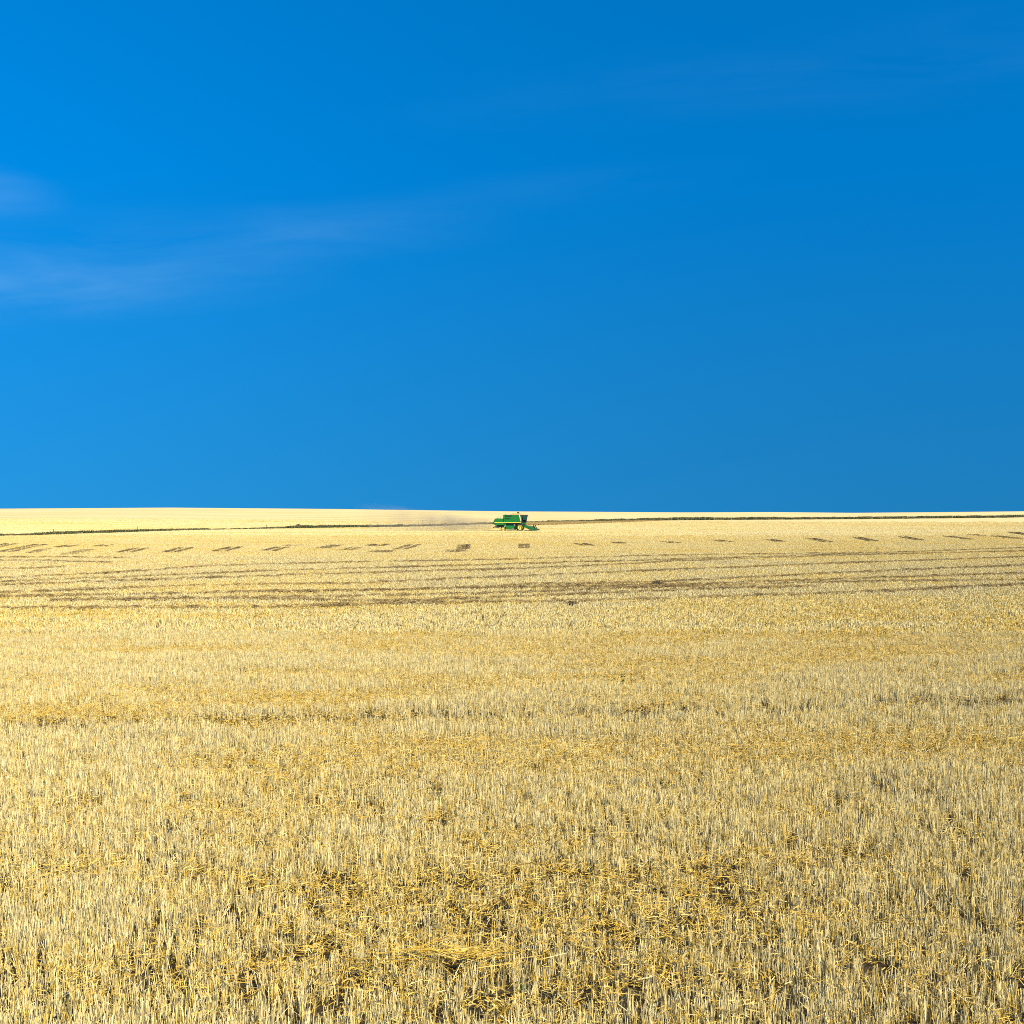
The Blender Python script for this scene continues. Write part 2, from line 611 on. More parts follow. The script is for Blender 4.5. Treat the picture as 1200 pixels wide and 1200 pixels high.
def poly_world(px):
    return np.array([at(u_, v_) for u_, v_ in px])


def seg_dist(X, Y, poly):
    best = np.full(np.shape(X), 1e9)
    for (x0, y0), (x1, y1) in zip(poly[:-1], poly[1:]):
        dx_, dy_ = x1 - x0, y1 - y0
        t = np.clip(((X - x0) * dx_ + (Y - y0) * dy_) / (dx_ * dx_ + dy_ * dy_), 0, 1)
        best = np.minimum(best, np.hypot(X - x0 - t * dx_, Y - y0 - t * dy_))
    return best


TRAM = poly_world([(-400, 866), (0, 854), (300, 846), (600, 840), (900, 832), (1200, 824), (1500, 818)])

# wheel tracks pressed into the stubble: far end, near end, width (m), darkness
TRACKS_PX = [
    ((14, 638.5), (-12, 644), 1.7, 0.9), ((48, 639.5), (4, 649), 1.6, 0.8), ((86, 640.5), (70, 643), 1.5, 0.7), ((56, 645), (36, 650), 1.2, 0.4),
    ((105, 646), (78, 652), 1.3, 0.45), ((126, 640.2), (116, 642), 1.6, 0.8), ((166, 644), (146, 649.5), 1.7, 0.8),
    ((218, 643.5), (200, 649), 1.7, 0.8), ((276, 642.5), (256, 648.5), 1.7, 0.8), ((331, 642.8), (314, 647.5), 1.7, 0.75),
    ((348, 640.2), (340, 641.3), 2.0, 0.7), ((396, 640), (378, 644.5), 1.6, 0.6), ((447, 639.2), (438, 641.5), 2.2, 0.9),
    ((487, 639.5), (468, 646), 1.5, 0.7), ((418, 643.5), (402, 647), 1.4, 0.4), ((454, 646.8), (442, 649.3), 2.2, 0.5),
    ((541, 640), (540, 648.3), 0.9, 0.55), ((547.5, 639.6), (546.8, 645.8), 0.7, 0.9), ((532, 646.2), (530.5, 648.8), 1.5, 0.45),
    ((610.5, 639), (611, 644.4), 0.55, 0.75), ((617.5, 639), (618, 644.4), 0.5, 0.72),
    ((679, 638.3), (689, 640.8), 1.7, 0.8), ((722, 636.8), (728, 638.4), 1.6, 0.6), ((780, 636.2), (793, 638.2), 1.6, 0.75),
    ((838, 634.3), (853, 636.6), 1.6, 0.8), ((900, 633.2), (915, 636.3), 1.5, 0.85), ((949, 632), (970, 636.6), 1.5, 0.85),
    ((1003, 630.8), (1025, 635.8), 1.5, 0.8), ((1057, 630), (1080, 634.8), 1.4, 0.8), ((1108, 629.2), (1138, 633.6), 1.3, 0.75),
    ((1138, 627.4), (1150, 628.6), 1.5, 0.7), ((1165, 629), (1195, 632.5), 1.3, 0.75), ((1186, 624.5), (1204, 627.5), 1.8, 0.85),
]
TRACKS = [(np.array(at(*a)), np.array(at(*b_)), w, k) for a, b_, w, k in TRACKS_PX]


def thin(X, Y):
    """share of the stubble left standing at each point"""
    keep = np.ones(np.shape(X))
    t = seg_dist(X, Y, TRAM)
    keep *= 1 - 0.70 * (1 - sstep(0.44, 1.1, t + 0.18 * (fbm(X / 0.8, Y / 0.8, 21, 2) - 0.5)))
    for px in LINES_PX:
        keep *= 1 - 0.55 * (seg_dist(X, Y, poly_world(px)) < 0.4)
    for a, b_, w, k in TRACKS:
        d = seg_dist(X, Y, [a, b_])
        keep *= 1 - k * (d < w * 0.5)
    for px_, py_, rx_, ry_ in ((533, 1147, 0.17, 0.30), (606, 1128, 0.24, 0.16), (1040, 1148, 0.2, 0.2), (900, 1155, 0.15, 0.2), (290, 1180, 0.2, 0.2)):
        hx, hy = at(px_, py_)
        keep *= sstep(0.6, 1.15, np.hypot((X - hx) / rx_, (Y - hy) / ry_))
    return keep


def field_points(y0, y1, step, margin=5.0, slope=0.56, jitter=0.5):
    xs_max = slope * y1 + margin
    X, Y = np.meshgrid(np.arange(-xs_max, xs_max, step), np.arange(y0, y1, step))
    X = X + rng.uniform(-jitter, jitter, X.shape) * step
    Y = Y + rng.uniform(-jitter, jitter, Y.shape) * step
    X, Y = X.ravel(), Y.ravel()
    m = (np.abs(X) < slope * Y + margin) & (Y > y0) & (Y < y1)
    return X[m], Y[m]


def pos(X, Y, dz=0.0):
    return np.stack([X, Y, ground_z(X, Y) + dz], 1)


def litter_amount(X, Y):
    """0..1: how much broken golden straw lies here"""
    a = fbm(X / 4.0 + 3.1, Y / 1.2, 5, 3)
    b_ = fbm(X / 9.0, Y / 6.0 + 7.7, 9, 2)
    out = sstep(0.42, 0.68, 0.6 * a + 0.4 * b_) * (0.75 + 0.25 * sstep(10.5, 13.5, Y))
    for px_, py_, rx_, ry_, k in ((60, 1030, 1.3, 0.55, 0.9), (250, 1035, 1.2, 0.5, 0.7), (420, 1050, 1.2, 0.4, 0.6), (130, 1150, 1.0, 0.30, 0.9),
                                  (330, 1145, 0.9, 0.25, 0.8), (540, 1132, 0.9, 0.22, 0.9), (1010, 1128, 0.9, 0.25, 0.8), (760, 1100, 1.0, 0.3, 0.5),
                                  (200, 950, 2.5, 0.5, 0.5), (800, 960, 2.5, 0.5, 0.5), (1100, 1040, 1.4, 0.3, 0.5), (520, 905, 3.0, 0.6, 0.5)):
        hx, hy = at(px_, py_)
        out = np.maximum(out, k * np.exp(-((X - hx) / rx_) ** 2 - ((Y - hy) / ry_) ** 2))
    return out


def sizes(n, a, b_, hmul=None):
    s = rng.uniform(a, b_, n)
    h = s * (1.0 if hmul is None else hmul)
    return np.stack([s, s, h], 1)


# near stubble: clumps of stems, each stem its own geometry
c_near = variants('stubble_clump', 14, lambda k: [tufts(5, 4, 0.085, 0.012, 0.10, 0.24, 0.0016, 0.0032)], STRAW)
X, Y = field_points(5.5, 42, 0.11)
amt = litter_amount(X, Y)
keep = thin(X, Y) * (1 - 0.40 * amt) * (0.50 + 0.44 * sstep(0.34, 0.56, fbm(X / 0.45, Y / 0.45, 31, 2)))
m = rng.random(len(X)) < keep
X, Y, amt = X[m], Y[m], amt[m]
n = len(X)
hm = (0.72 + 0.5 * fbm(X / 1.3, Y / 1.3, 41, 2)) * (1 - 0.28 * amt)
near = scatter('near_stubble', pos(X, Y), rng.uniform(0, 6.28, n), sizes(n, 0.9, 1.15, hm),
               0.07 * amt - 0.03 + 0.10 * (fbm(X / 3, Y / 3, 51, 2) - 0.5), c_near, 14, rng.normal(0, 0.05, (n, 2)))
tag(near, 'pale upright cut wheat stubble in the foreground of the field', 'stubble', kind='stuff')

# near litter
c_lit = variants('loose_straw_clump', 10, lambda k: [litter(2, 0.16, 0.08, 0.22, 0.0018, 0.0032, 0.02, 0.15, (0.85, 0.12), pitch=0.25),
                                                     litter(20, 0.16, 0.025, 0.11, 0.0020, 0.0042, 0.01, 0.13, (0.86, 0.16), pitch=0.4)], STRAW)
X, Y = field_points(5.5, 42, 0.17)
amt = litter_amount(X, Y)
m = rng.random(len(X)) < (0.30 + 0.70 * amt) * np.sqrt(np.maximum(thin(X, Y), 0.0) * 0.8 + 0.2 * (Y > 15))
X, Y = X[m], Y[m]
n = len(X)
lit = scatter('near_loose_straw', pos(X, Y), rng.uniform(0, 6.28, n), sizes(n, 0.8, 1.25), rng.normal(0, 0.06, n), c_lit, 10)
tag(lit, 'golden broken straw scattered among the foreground stubble', 'straw', kind='stuff')

# middle distance
c_mid = variants('stubble_patch', 10, lambda k: [tufts(22, 4, 0.25, 0.02, 0.10, 0.24, 0.0045, 0.0085)], STRAW)
X, Y = field_points(41, 235, 0.40)
amt = litter_amount(X, Y)
keep = thin(X, Y) * (0.62 + 0.5 * sstep(0.30, 0.5, fbm(X / 0.9, Y / 0.9, 31, 2)))
keep = keep * (1 - sstep(135, 232, Y))
dd = EYE * F / (np.interp(bearing(X, Y), DITCH_U, DITCH_V) - 600)
keep = keep * (np.abs(Y - dd) > 2.5 + Y * 0.004)
m = rng.random(len(X)) < keep
X, Y, amt = X[m], Y[m], amt[m]
n = len(X)
mid = scatter('middle_stubble', pos(X, Y), rng.uniform(0, 6.28, n), sizes(n, 0.9, 1.15, 0.7 + 0.5 * fbm(X / 2.5, Y / 2.5, 41, 2)),
              0.20 * amt + 0.10 * (fbm(X / 5, Y / 5, 51, 2) - 0.5) - 0.10 * sstep(50, 56, Y) * (1 - sstep(98, 125, Y)), c_mid, 10)
tag(mid, 'pale cut wheat stubble across the middle of the field', 'stubble', kind='stuff')
c_lit2 = variants('loose_straw_patch', 8, lambda k: [litter(34, 0.32, 0.04, 0.18, 0.004, 0.0075, 0.04, 0.19, pitch=0.4)], STRAW)
X, Y = field_points(41, 132, 0.45)
amt = litter_amount(X, Y)
m = rng.random(len(X)) < 0.10 + 0.65 * amt
X, Y = X[m], Y[m]
n = len(X)
lit2 = scatter('middle_loose_straw', pos(X, Y), rng.uniform(0, 6.28, n), sizes(n, 0.8, 1.25), rng.normal(-0.05, 0.08, n), c_lit2, 8)
tag(lit2, 'golden broken straw in patches across the middle of the field', 'straw', kind='stuff')

# far stubble up to the ditch, then the field beyond it
c_far = variants('far_stubble_patch', 8, lambda k: [stems(110, 0.75, 0.08, 0.20, 0.010, 0.018, 0.10, (0.50, 0.06), 0.2),
                                                    litter(60, 0.75, 0.2, 0.5, 0.009, 0.016, 0.02, 0.10, (0.58, 0.06))], STRAW)
X, Y = field_points(176, 560, 1.3, 6)
m = rng.random(len(X)) < thin(X, Y) * (1 - sstep(200, 560, Y)) * sstep(174, 230, Y)
X, Y = X[m], Y[m]
dd = EYE * F / (np.interp(bearing(X, Y), DITCH_U, DITCH_V) - 600)
m = np.abs(Y - dd) > 2.5 + Y * 0.004
X, Y = X[m], Y[m]
n = len(X)
far = scatter('far_stubble', pos(X, Y), rng.uniform(0, 6.28, n), sizes(n, 0.9, 1.1, 0.8 + 0.3 * fbm(X / 12, Y / 5, 41, 2)),
              0.5 * (fbm(X / 45, Y / 7, 51, 3) - 0.45), c_far, 8)
tag(far, 'pale stubble round the combine harvester in the far part of the field', 'stubble', kind='stuff')

# --- swath rows of brown weathered straw, each its own row
c_row = variants('brown_straw_clump', 8, lambda k: [litter(34, 0.20, 0.08, 0.30, 0.004, 0.009, 0.12, 0.255, (0.46, 0.22), pitch=0.25)], BROWN)
for li, px in enumerate(LINES_PX):
    pts = poly_world(px)
    seg = np.diff(pts, axis=0)
    ln_ = np.hypot(seg[:, 0], seg[:, 1])
    s = np.arange(0, ln_.sum(), 0.13)
    cum = np.concatenate([[0], np.cumsum(ln_)])
    X = np.interp(s, cum, pts[:, 0])
    Y = np.interp(s, cum, pts[:, 1])
    wgl = fbm(s / 7.0, s * 0 + li * 3.3, 61, 2) - 0.5
    Y = Y + 0.5 * wgl + rng.normal(0, 0.13, len(s))
    dens = sstep(0.34, 0.62, fbm(s / 5.0, s * 0 + li * 9.1, 71, 3)) * 0.2 + 0.76
    m = rng.random(len(s)) < dens
    X, Y, dens = X[m], Y[m], dens[m]
    n = len(X)
    row = scatter('straw_row', pos(X, Y, 0.025), rng.uniform(0, 6.28, n), sizes(n, 0.7, 1.1, 0.66 + 0.34 * dens), 0.50 - 0.36 * dens + rng.normal(0.05, 0.12, n), c_row, 8)
    tag(row, 'brown weathered straw swath row crossing the middle of the stubble', 'straw row', 'brown straw swath rows', 'stuff')


def heap(name, px, py, w, h, label, mat=BROWN):
    x0, y0 = at(px, py)
    c = rng.normal(0, 1, (260, 2)) * np.array([w / 3.2, 0.24])
    hz = h * np.exp(-(c[:, 0] / (w / 2.6)) ** 2 - (c[:, 1] / 0.6) ** 2)
    cen = np.stack([c[:, 0], c[:, 1], rng.uniform(0.15, 1.0, 260) * hz + 0.02], 1)
    az = rng.normal(0, 0.7, 260)
    pt = rng.normal(0, 0.3, 260)
    d = np.stack([np.cos(az) * np.cos(pt), np.sin(az) * np.cos(pt), np.sin(pt)], 1) * rng.uniform(0.05, 0.17, 260)[:, None]
    r = rng.uniform(0.008, 0.018, 260)
    me = straw_mesh(name, [prisms(cen - d, cen + d, r, r * 0.7, np.clip(rng.normal(0.22, 0.16, 260), 0, 1))], mat)
    o = link_mesh(name, me)
    o.location = (x0, y0, float(ground_z(x0, y0)))
    tag(o, label, 'straw heap', 'dark straw heaps on the swath rows', 'stuff')
    return o


heap('straw_heap', 771, 688.5, 1.0, 0.42, 'dark peaked straw heap on a swath row, right of the field centre')
heap('straw_heap', 670, 712, 1.0, 0.27, 'low dark straw heap on the nearest swath rows, below the combine')

# tracks: sheets of pressed brown straw just above the soil
for a, b_, w, k in TRACKS:
    d = b_ - a
    L_ = np.hypot(*d)
    t = d / L_
    nrm = np.array([-t[1], t[0]])
    ns, nw = max(4, int(L_ / 0.7)), 5
    vv, ff = [], []
    for i in range(ns + 1):
        for j in range(nw + 1):
            wob = 0.16 * (rng.random() - 0.5)
            p = a + t * (L_ * i / ns) + nrm * (w * (j / nw - 0.5) + wob * w)
            vv.append((p[0], p[1], float(ground_z(p[0], p[1])) + 0.008 + (0.03 * rng.random() if 0 < i < ns and 0 < j < nw else 0)))
    for i in range(ns):
        for j in range(nw):
            q = i * (nw + 1) + j
            ff.append((q, q + 1, q + nw + 2, q + nw + 1))
    me = bpy.data.meshes.new('wheel_track')
    me.from_pydata(vv, [], ff)
    if me.polygons[0].normal.z < 0:
        me.flip_normals()
    tr = link_mesh('wheel_track', me)
    tone = me.attributes.new('tone', 'FLOAT', 'FACE')
    tone.data.foreach_set('value', np.clip(rng.normal(0.62 - 0.5 * k, 0.15, len(ff)), 0, 1).astype(np.float32))
    me.materials.append(BROWN)
    tag(tr, 'short strip of brown pressed straw in the pale stubble in front of the combine', 'track', 'wheel tracks pressed in the stubble', 'structure')

tx, ty, tt = [], [], []
for a, b_, w, k in TRACKS:
    L_ = np.hypot(*(b_ - a))
    n = int(L_ * w * 17)
    f = rng.random(n)
    q = rng.uniform(-0.5, 0.5, n) * w
    if k >= 0.7 and w >= 1.3:        # two tyres: a pale strip stays between them
        q = np.sign(q) * w * rng.uniform(0.20, 0.5, n)
    t = (b_ - a) / L_
    tx.append(a[0] + t[0] * L_ * f - t[1] * q)
    ty.append(a[1] + t[1] * L_ * f + t[0] * q)
    tt.append(rng.normal(0.18 - 0.38 * k, 0.1, n))
X, Y, T_ = np.concatenate(tx), np.concatenate(ty), np.concatenate(tt)
n = len(X)
crushed = scatter('crushed_straw', pos(X, Y), rng.uniform(0, 6.28, n), np.stack([np.full(n, 0.5), np.full(n, 0.5), rng.uniform(0.65, 0.9, n)], 1), T_, c_row, 8)
tag(crushed, 'brown crushed straw filling the short wheel tracks in the stubble', 'straw', kind='stuff')

# straw bundle lying at the front of the field
x0, y0 = at(530, 1140)
parts = []
for cx_, cy_, n, l0, l1, al, zz in ((-0.1, 0.05, 55, 0.20, 0.55, 0.06, 0.17), (0.25, 0.0, 30, 0.2, 0.5, 0.25, 0.16), (-0.35, -0.1, 28, 0.2, 0.5, -0.3, 0.14)):
    c = np.stack([rng.normal(cx_, 0.24, n), rng.normal(cy_, 0.07, n), rng.normal(zz, 0.035, n)], 1)
    az, pt, hl = rng.normal(al, 0.42, n), rng.normal(0, 0.16, n), rng.uniform(l0, l1, n) / 2.6
    d = np.stack([np.cos(az) * np.cos(pt), np.sin(az) * np.cos(pt), np.sin(pt)], 1) * hl[:, None]
    r = rng.uniform(0.0024, 0.0042, n)
    parts.append(prisms(c - d, c + d, r, r * 0.8, np.clip(rng.normal(0.88, 0.13, n), 0, 1)))
bund = link_mesh('straw_bundle', straw_mesh('straw_bundle', parts, STRAW))
bund.location = (x0, y0, float(ground_z(x0, y0)))
tag(bund, 'loose golden straw bundle lying flat on the nearest stubble', 'straw bundle', kind='stuff')

# ------------------------------------------------------------------ the ditch: dark rank grass between the fields
c_dg = variants('ditch_tuft', 8, lambda k: [stems(70, 0.55, 0.25, 0.85, 0.02, 0.05, 0.35, (0.48, 0.28), 0.2)], GRASSM)
us = np.concatenate([np.linspace(-400, 1600, 6900)])
vs_ = np.interp(us, DITCH_U, DITCH_V)
dd = EYE * F / (vs_ - 600)
prof = np.interp(us, [-150, 0, 40, 70, 130, 200, 240, 262, 290, 330, 345, 400, 440, 520, 600, 700, 770, 830, 1200, 1400],
                 [0.6, 0.6, 0.6, 1.0, 1.0, 0.75, 0.5, 0.15, 0.3, 0.6, 1.0, 1.0, 0.8, 0.7, 0.6, 0.7, 1.0, 1.0, 1.0, 1.0])
prof = prof * (0.65 + 0.7 * fbm(us / 9.0, us * 0, 81, 3))
Yd = dd * (1 + rng.normal(0, 0.008, len(us)))
Xd = (us - 600) / F * dd
m = rng.random(len(us)) < prof * 1.1
Xd, Yd, prof, dd = Xd[m], Yd[m], prof[m], dd[m]
n = len(Xd)
s = (0.45 + 0.75 * prof) * rng.uniform(0.6, 1.3, n) * np.interp(dd, [200, 300, 600, 1000], [0.52, 0.62, 1.05, 1.5])
ditch = scatter('ditch_grass', pos(Xd, Yd), rng.uniform(0, 6.28, n), np.stack([s * 1.5, s * 1.5, s], 1), rng.normal(0, 0.12, n), c_dg, 8)
tag(ditch, 'dark green rank grass along the ditch between the two fields', 'ditch grass', kind='stuff')

# uncut wheat still standing ahead of the combine
c_wh = variants('standing_wheat_patch', 6, lambda k: [stems(150, 0.8, 0.55, 0.85, 0.012, 0.03, 0.12, (0.62, 0.2), 0.05)], BROWN)
px_u = np.linspace(618, 775, 2600)
fr = rng.random(len(px_u))
vtop = np.interp(px_u, [618, 700, 775], [613.0, 611.6, 609.9])
vbot = np.interp(px_u, [618, 660, 700, 775], [616.4, 615.0, 613.4, 610.3])
vv_ = vtop + (vbot - vtop) * fr
Yw = EYE * F / (vv_ - 600)
Xw = (px_u - 600) / F * Yw
n = len(Xw)
s = np.interp(Yw, [360, 450, 600], [0.8, 0.6, 0.4])
wheat = scatter('standing_wheat', pos(Xw, Yw), rng.uniform(0, 6.28, n), np.stack([s * 1.6, s * 1.6, s], 1), rng.normal(0.36, 0.12, n), c_wh, 6)
tag(wheat, 'brown strip of uncut wheat standing ahead of the combine harvester', 'wheat', kind='stuff')


# ------------------------------------------------------------------ mesh builders for made things
def box(bm, x0, x1, y0, y1, z0, z1, bev=0.0):
    vs = [bm.verts.new(p) for p in ((x0, y0, z0), (x1, y0, z0), (x1, y1, z0), (x0, y1, z0), (x0, y0, z1), (x1, y0, z1), (x1, y1, z1), (x0, y1, z1))]
    fs = [bm.faces.new([vs[i] for i in f]) for f in ((3, 2, 1, 0), (4, 5, 6, 7), (0, 1, 5, 4), (1, 2, 6, 5), (2, 3, 7, 6), (3, 0, 4, 7))]
    if bev:
        es = list({e for f in fs for e in f.edges})
        bmesh.ops.bevel(bm, geom=es, offset=bev, segments=2, affect='EDGES', profile=0.5)


def prism(bm, prof, y0, y1, bev=0.0):
    """side profile (x, z), counter-clockwise seen from -y, pushed from y0 to y1"""
    a = [bm.verts.new((x, y0, z)) for x, z in prof]
    b_ = [bm.verts.new((x, y1, z)) for x, z in prof]
    n = len(prof)
    fs = [bm.faces.new(a), bm.faces.new(b_[::-1])]
    for i in range(n):
        j = (i + 1) % n
        fs.append(bm.faces.new((a[j], a[i], b_[i], b_[j])))
    bmesh.ops.recalc_face_normals(bm, faces=fs)
    if bev:
        es = list({e for f in fs for e in f.edges})
        bmesh.ops.bevel(bm, geom=es, offset=bev, segments=2, affect='EDGES', profile=0.5)


def tube(bm, p0, p1, r, seg=10, r1=None):
    p0, p1 = Vector(p0), Vector(p1)
    d = p1 - p0
    q = d.to_track_quat('Z', 'Y')
    r1 = r if r1 is None else r1
    A_, B_ = [], []
    for i in range(seg):
        a = 2 * math.pi * i / seg
        o = q @ Vector((math.cos(a), math.sin(a), 0))
        A_.append(bm.verts.new(p0 + o * r))
        B_.append(bm.verts.new(p1 + o * r1))
    for i in range(seg):
        j = (i + 1) % seg
        bm.faces.new((A_[i], A_[j], B_[j], B_[i]))
    bm.faces.new(A_[::-1])
    bm.faces.new(B_)


def lathe_y(bm, prof, cx, cz, seg=32):
    """revolve (radius, y) about the axle through (cx, cz)"""
    rings = []
    for rr, yy in prof:
        if rr < 1e-5:
            rings.append([bm.verts.new((cx, yy, cz))])
        else:
            rings.append([bm.verts.new((cx + rr * math.cos(2 * math.pi * i / seg), yy, cz + rr * math.sin(2 * math.pi * i / seg))) for i in range(seg)])
    for a, b_ in zip(rings[:-1], rings[1:]):
        for i in range(seg):
            j = (i + 1) % seg
            if len(a) == 1:
                bm.faces.new((a[0], b_[i], b_[j]))
            elif len(b_) == 1:
                bm.faces.new((a[i], a[j], b_[0]))
            else:
                bm.faces.new((a[i], a[j], b_[j], b_[i]))
    bmesh.ops.recalc_face_normals(bm, faces=bm.faces[:])


def part(name, mat, parent, fn, smooth=False, label=None):
    bm = bmesh.new()
    fn(bm)
    me = bpy.data.meshes.new(name)
    bm.to_mesh(me)
    bm.free()
    o = link_mesh(name, me, M[mat], parent, smooth)
    if smooth and len(me.polygons) > 40:
        me.set_sharp_from_angle(angle=R(35))
    if label:
        o['label'] = label
    return o


# ------------------------------------------------------------------ combine harvester (drives to the right; +x is forward)
CD = 267.0
CX = (609 - 600) / F * CD
cz0 = float(ground_z(CX, CD))
comb_root = empty('combine_harvester', (CX, CD, cz0))
tag(comb_root, 'green combine harvester with yellow wheels and stripe cutting the field', 'combine harvester')
W_ = 1.45    # half width of the body
P = comb_root
part('body_panel', 'green', P, lambda bm: prism(bm, [(-3.36, 1.72), (0.30, 1.72), (-0.18, 3.42), (-3.30, 3.42)], -W_, W_, 0.05))
part('rear_hood', 'green', P, lambda bm: prism(bm, [(-5.28, 1.28), (-3.375, 1.28), (-3.375, 2.62), (-4.7, 2.68), (-5.18, 2.60), (-5.32, 2.2)], -W_ + 0.05, W_ - 0.05, 0.05))
part('tailboard', 'dark_green', P, lambda bm: prism(bm, [(-5.42, 1.45), (-5.325, 1.45), (-5.345, 2.25), (-5.40, 2.25)], -1.2, 1.2))
for s in (-1, 1):
    part('stripe', 'yellow', P, lambda bm: box(bm, -5.26, 0.26, s * W_ - 0.012, s * W_ + 0.012, 1.735, 1.865))
    part('edge_trim', 'white', P, lambda bm: prism(bm, [(0.245, 1.88), (0.285, 1.88), (-0.155, 3.35), (-0.195, 3.35)], s * W_ - 0.02, s * W_ + 0.02))
    for (xa, xb, za, zb) in ((-3.08, -1.70, 3.02, 3.30), (-3.05, -2.08, 2.50, 2.74)):
        lv = part('air_grille', 'black', P, lambda bm: box(bm, xa, xb, s * W_ - 0.014, s * W_ + 0.014, za, zb))
        for k in range(3):
            zc = za + (k + 0.5) * (zb - za) / 3
            part('slat', 'dark_green', lv, lambda bm: box(bm, xa + 0.03, xb - 0.03, s * W_ - 0.03, s * W_ + 0.03, zc - 0.012, zc + 0.012))
    part('panel_seam', 'dark_green', P, lambda bm: box(bm, -1.62, -1.585, s * W_ - 0.008, s * W_ + 0.008, 1.9, 3.36))
# intake side of the engine bay
part('radiator_screen', 'black', P, lambda bm: box(bm, -3.42, -3.31, -W_ - 0.006, W_ + 0.006, 2.0, 3.38, 0.02))
# lower body
part('lower_body', 'dark_green', P, lambda bm: prism(bm, [(-4.75, 0.95), (-2.9, 0.55), (-0.4, 0.55), (0.9, 0.95), (0.5, 1.72), (-4.9, 1.72)], -1.02, 1.02, 0.04))
for s in (-1, 1):
    part('side_shield', 'green', P, lambda bm: prism(bm, [(-2.78, 0.36), (-0.72, 0.30), (-0.62, 1.18), (-2.86, 1.18)], s * 1.22 - 0.1, s * 1.22 + 0.1, 0.03))
    part('rear_shield', 'green', P, lambda bm: prism(bm, [(-4.7, 1.30), (-2.9, 1.30), (-2.75, 1.62), (-4.7, 1.62)], s * 1.30 - 0.06, s * 1.30 + 0.06, 0.02))
    part('drive_pulley', 'steel', P, lambda bm: lathe_y(bm, [(0, s * 1.345), (0.17, s * 1.345), (0.17, s * 1.40), (0, s * 1.40)], -1.1, 1.32, 16))
    part('chain_guard', 'white', P, lambda bm: box(bm, -3.25, -2.9, s * 1.12 - 0.05, s * 1.12 + 0.05, 0.92, 1.16, 0.02))
    part('step_plate', 'steel', P, lambda bm: box(bm, -1.55, -1.2, s * 1.34, s * 1.40, 0.42, 0.66))
# straw chopper at the back
part('straw_chopper', 'steel', P, lambda bm: prism(bm, [(-5.15, 0.75), (-4.25, 0.62), (-4.1, 1.10), (-5.05, 1.22)], -1.0, 1.0, 0.03))
for y in (-0.8, -0.4, 0.0, 0.4, 0.8):
    part('spreader_vane', 'steel', P, lambda bm: prism(bm, [(-5.62, 0.62), (-5.16, 0.76), (-5.12, 0.98), (-5.58, 0.86)], y - 0.015, y + 0.015))


def wheel(cx, r, rim_r, width, yc, side, lugs):
    """yc: centre plane; side: -1 faces the camera"""
    h = width / 2
    t = bpy.data.objects.new('wheel', None)
    COL.objects.link(t)
    t.parent = P
    t.location = (cx, yc, r - 0.02)
    part('tyre', 'rubber', t, lambda bm: lathe_y(bm, [(rim_r, -h * 0.8), (r * 0.86, -h), (r * 0.97, -h * 0.86), (r, -h * 0.5), (r, h * 0.5), (r * 0.97, h * 0.86), (r * 0.86, h), (rim_r, h * 0.8), (rim_r, -h * 0.8)], 0, 0, 40), True)

    def lug(bm):
        for k in range(lugs):
            a = 2 * math.pi * k / lugs
            for sd in (-1, 1):
                off = 0 if sd < 0 else math.pi / lugs
                c, s_ = math.cos(a + off), math.sin(a + off)
                c2, s2 = math.cos(a + off + 0.16), math.sin(a + off + 0.16)
                ra, rb = r * 0.985, r * 1.035
                vs = [bm.verts.new(q) for q in ((c * ra, sd * h * 0.95, s_ * ra), (c2 * ra, sd * 0.02, s2 * ra), (c2 * rb, sd * 0.02, s2 * rb), (c * rb, sd * h * 0.9, s_ * rb))]
                d = Vector((-s_, 0, c)) * 0.05
                ws = [bm.verts.new(v.co + d) for v in vs]
                for f in ((0, 1, 2, 3),):
                    bm.faces.new([vs[i] for i in f])
                    bm.faces.new([ws[i] for i in f][::-1])
                for i in range(4):
                    j = (i + 1) % 4
                    bm.faces.new((vs[j], vs[i], ws[i], ws[j]))
        bmesh.ops.recalc_face_normals(bm, faces=bm.faces[:])
    part('tread_lugs', 'rubber', t, lug)
    y_o = side * h * 0.82
    part('rim', 'rim', t, lambda bm: lathe_y(bm, [(rim_r * 1.03, y_o), (rim_r * 0.92, y_o * 1.02), (rim_r * 0.80, y_o * 0.45), (rim_r * 0.45, y_o * 0.25), (rim_r * 0.40, y_o * 0.55), (0, y_o * 0.58)], 0, 0, 36), True)
    part('hub', 'yellow', t, lambda bm: lathe_y(bm, [(0.12, y_o * 0.5), (0.12, y_o * 0.9), (0.07, y_o), (0, y_o)], 0, 0, 16), True)
    return t


for s in (-1, 1):
    wheel(0.08, 0.83, 0.47, 0.62, s * 1.42, s, 22)
    wheel(-3.42, 0.52, 0.35, 0.40, s * 1.22, s, 18)
part('front_axle', 'black', P, lambda bm: tube(bm, (0.08, -1.2, 0.81), (0.08, 1.2, 0.81), 0.16, 12))
part('rear_axle', 'steel', P, lambda bm: (box(bm, -3.55, -3.29, -1.1, 1.1, 0.46, 0.66, 0.02), box(bm, -3.5, -3.34, -0.2, 0.2, 0.6, 1.05)))

# cab
def cab_shell(bm):
    prism(bm, [(0.55, 1.72), (1.36, 1.72), (1.42, 1.98), (0.42, 1.98)], -0.78, 0.78, 0.02)      # floor pan
    for y in (-0.77, 0.77):                                                                       # posts
        prism(bm, [(0.36, 1.98), (0.48, 1.98), (0.24, 3.24), (0.12, 3.24)], y - 0.04, y + 0.04)
        prism(bm, [(1.34, 1.98), (1.43, 1.98), (1.66, 3.24), (1.57, 3.24)], y - 0.04, y + 0.04)
        prism(bm, [(0.48, 1.98), (1.34, 1.98), (1.36, 2.10), (0.46, 2.10)], y - 0.035, y + 0.035)
    prism(bm, [(0.36, 1.98), (0.42, 1.98), (0.18, 3.24), (0.12, 3.24)], -0.73, 0.73)              # back wall


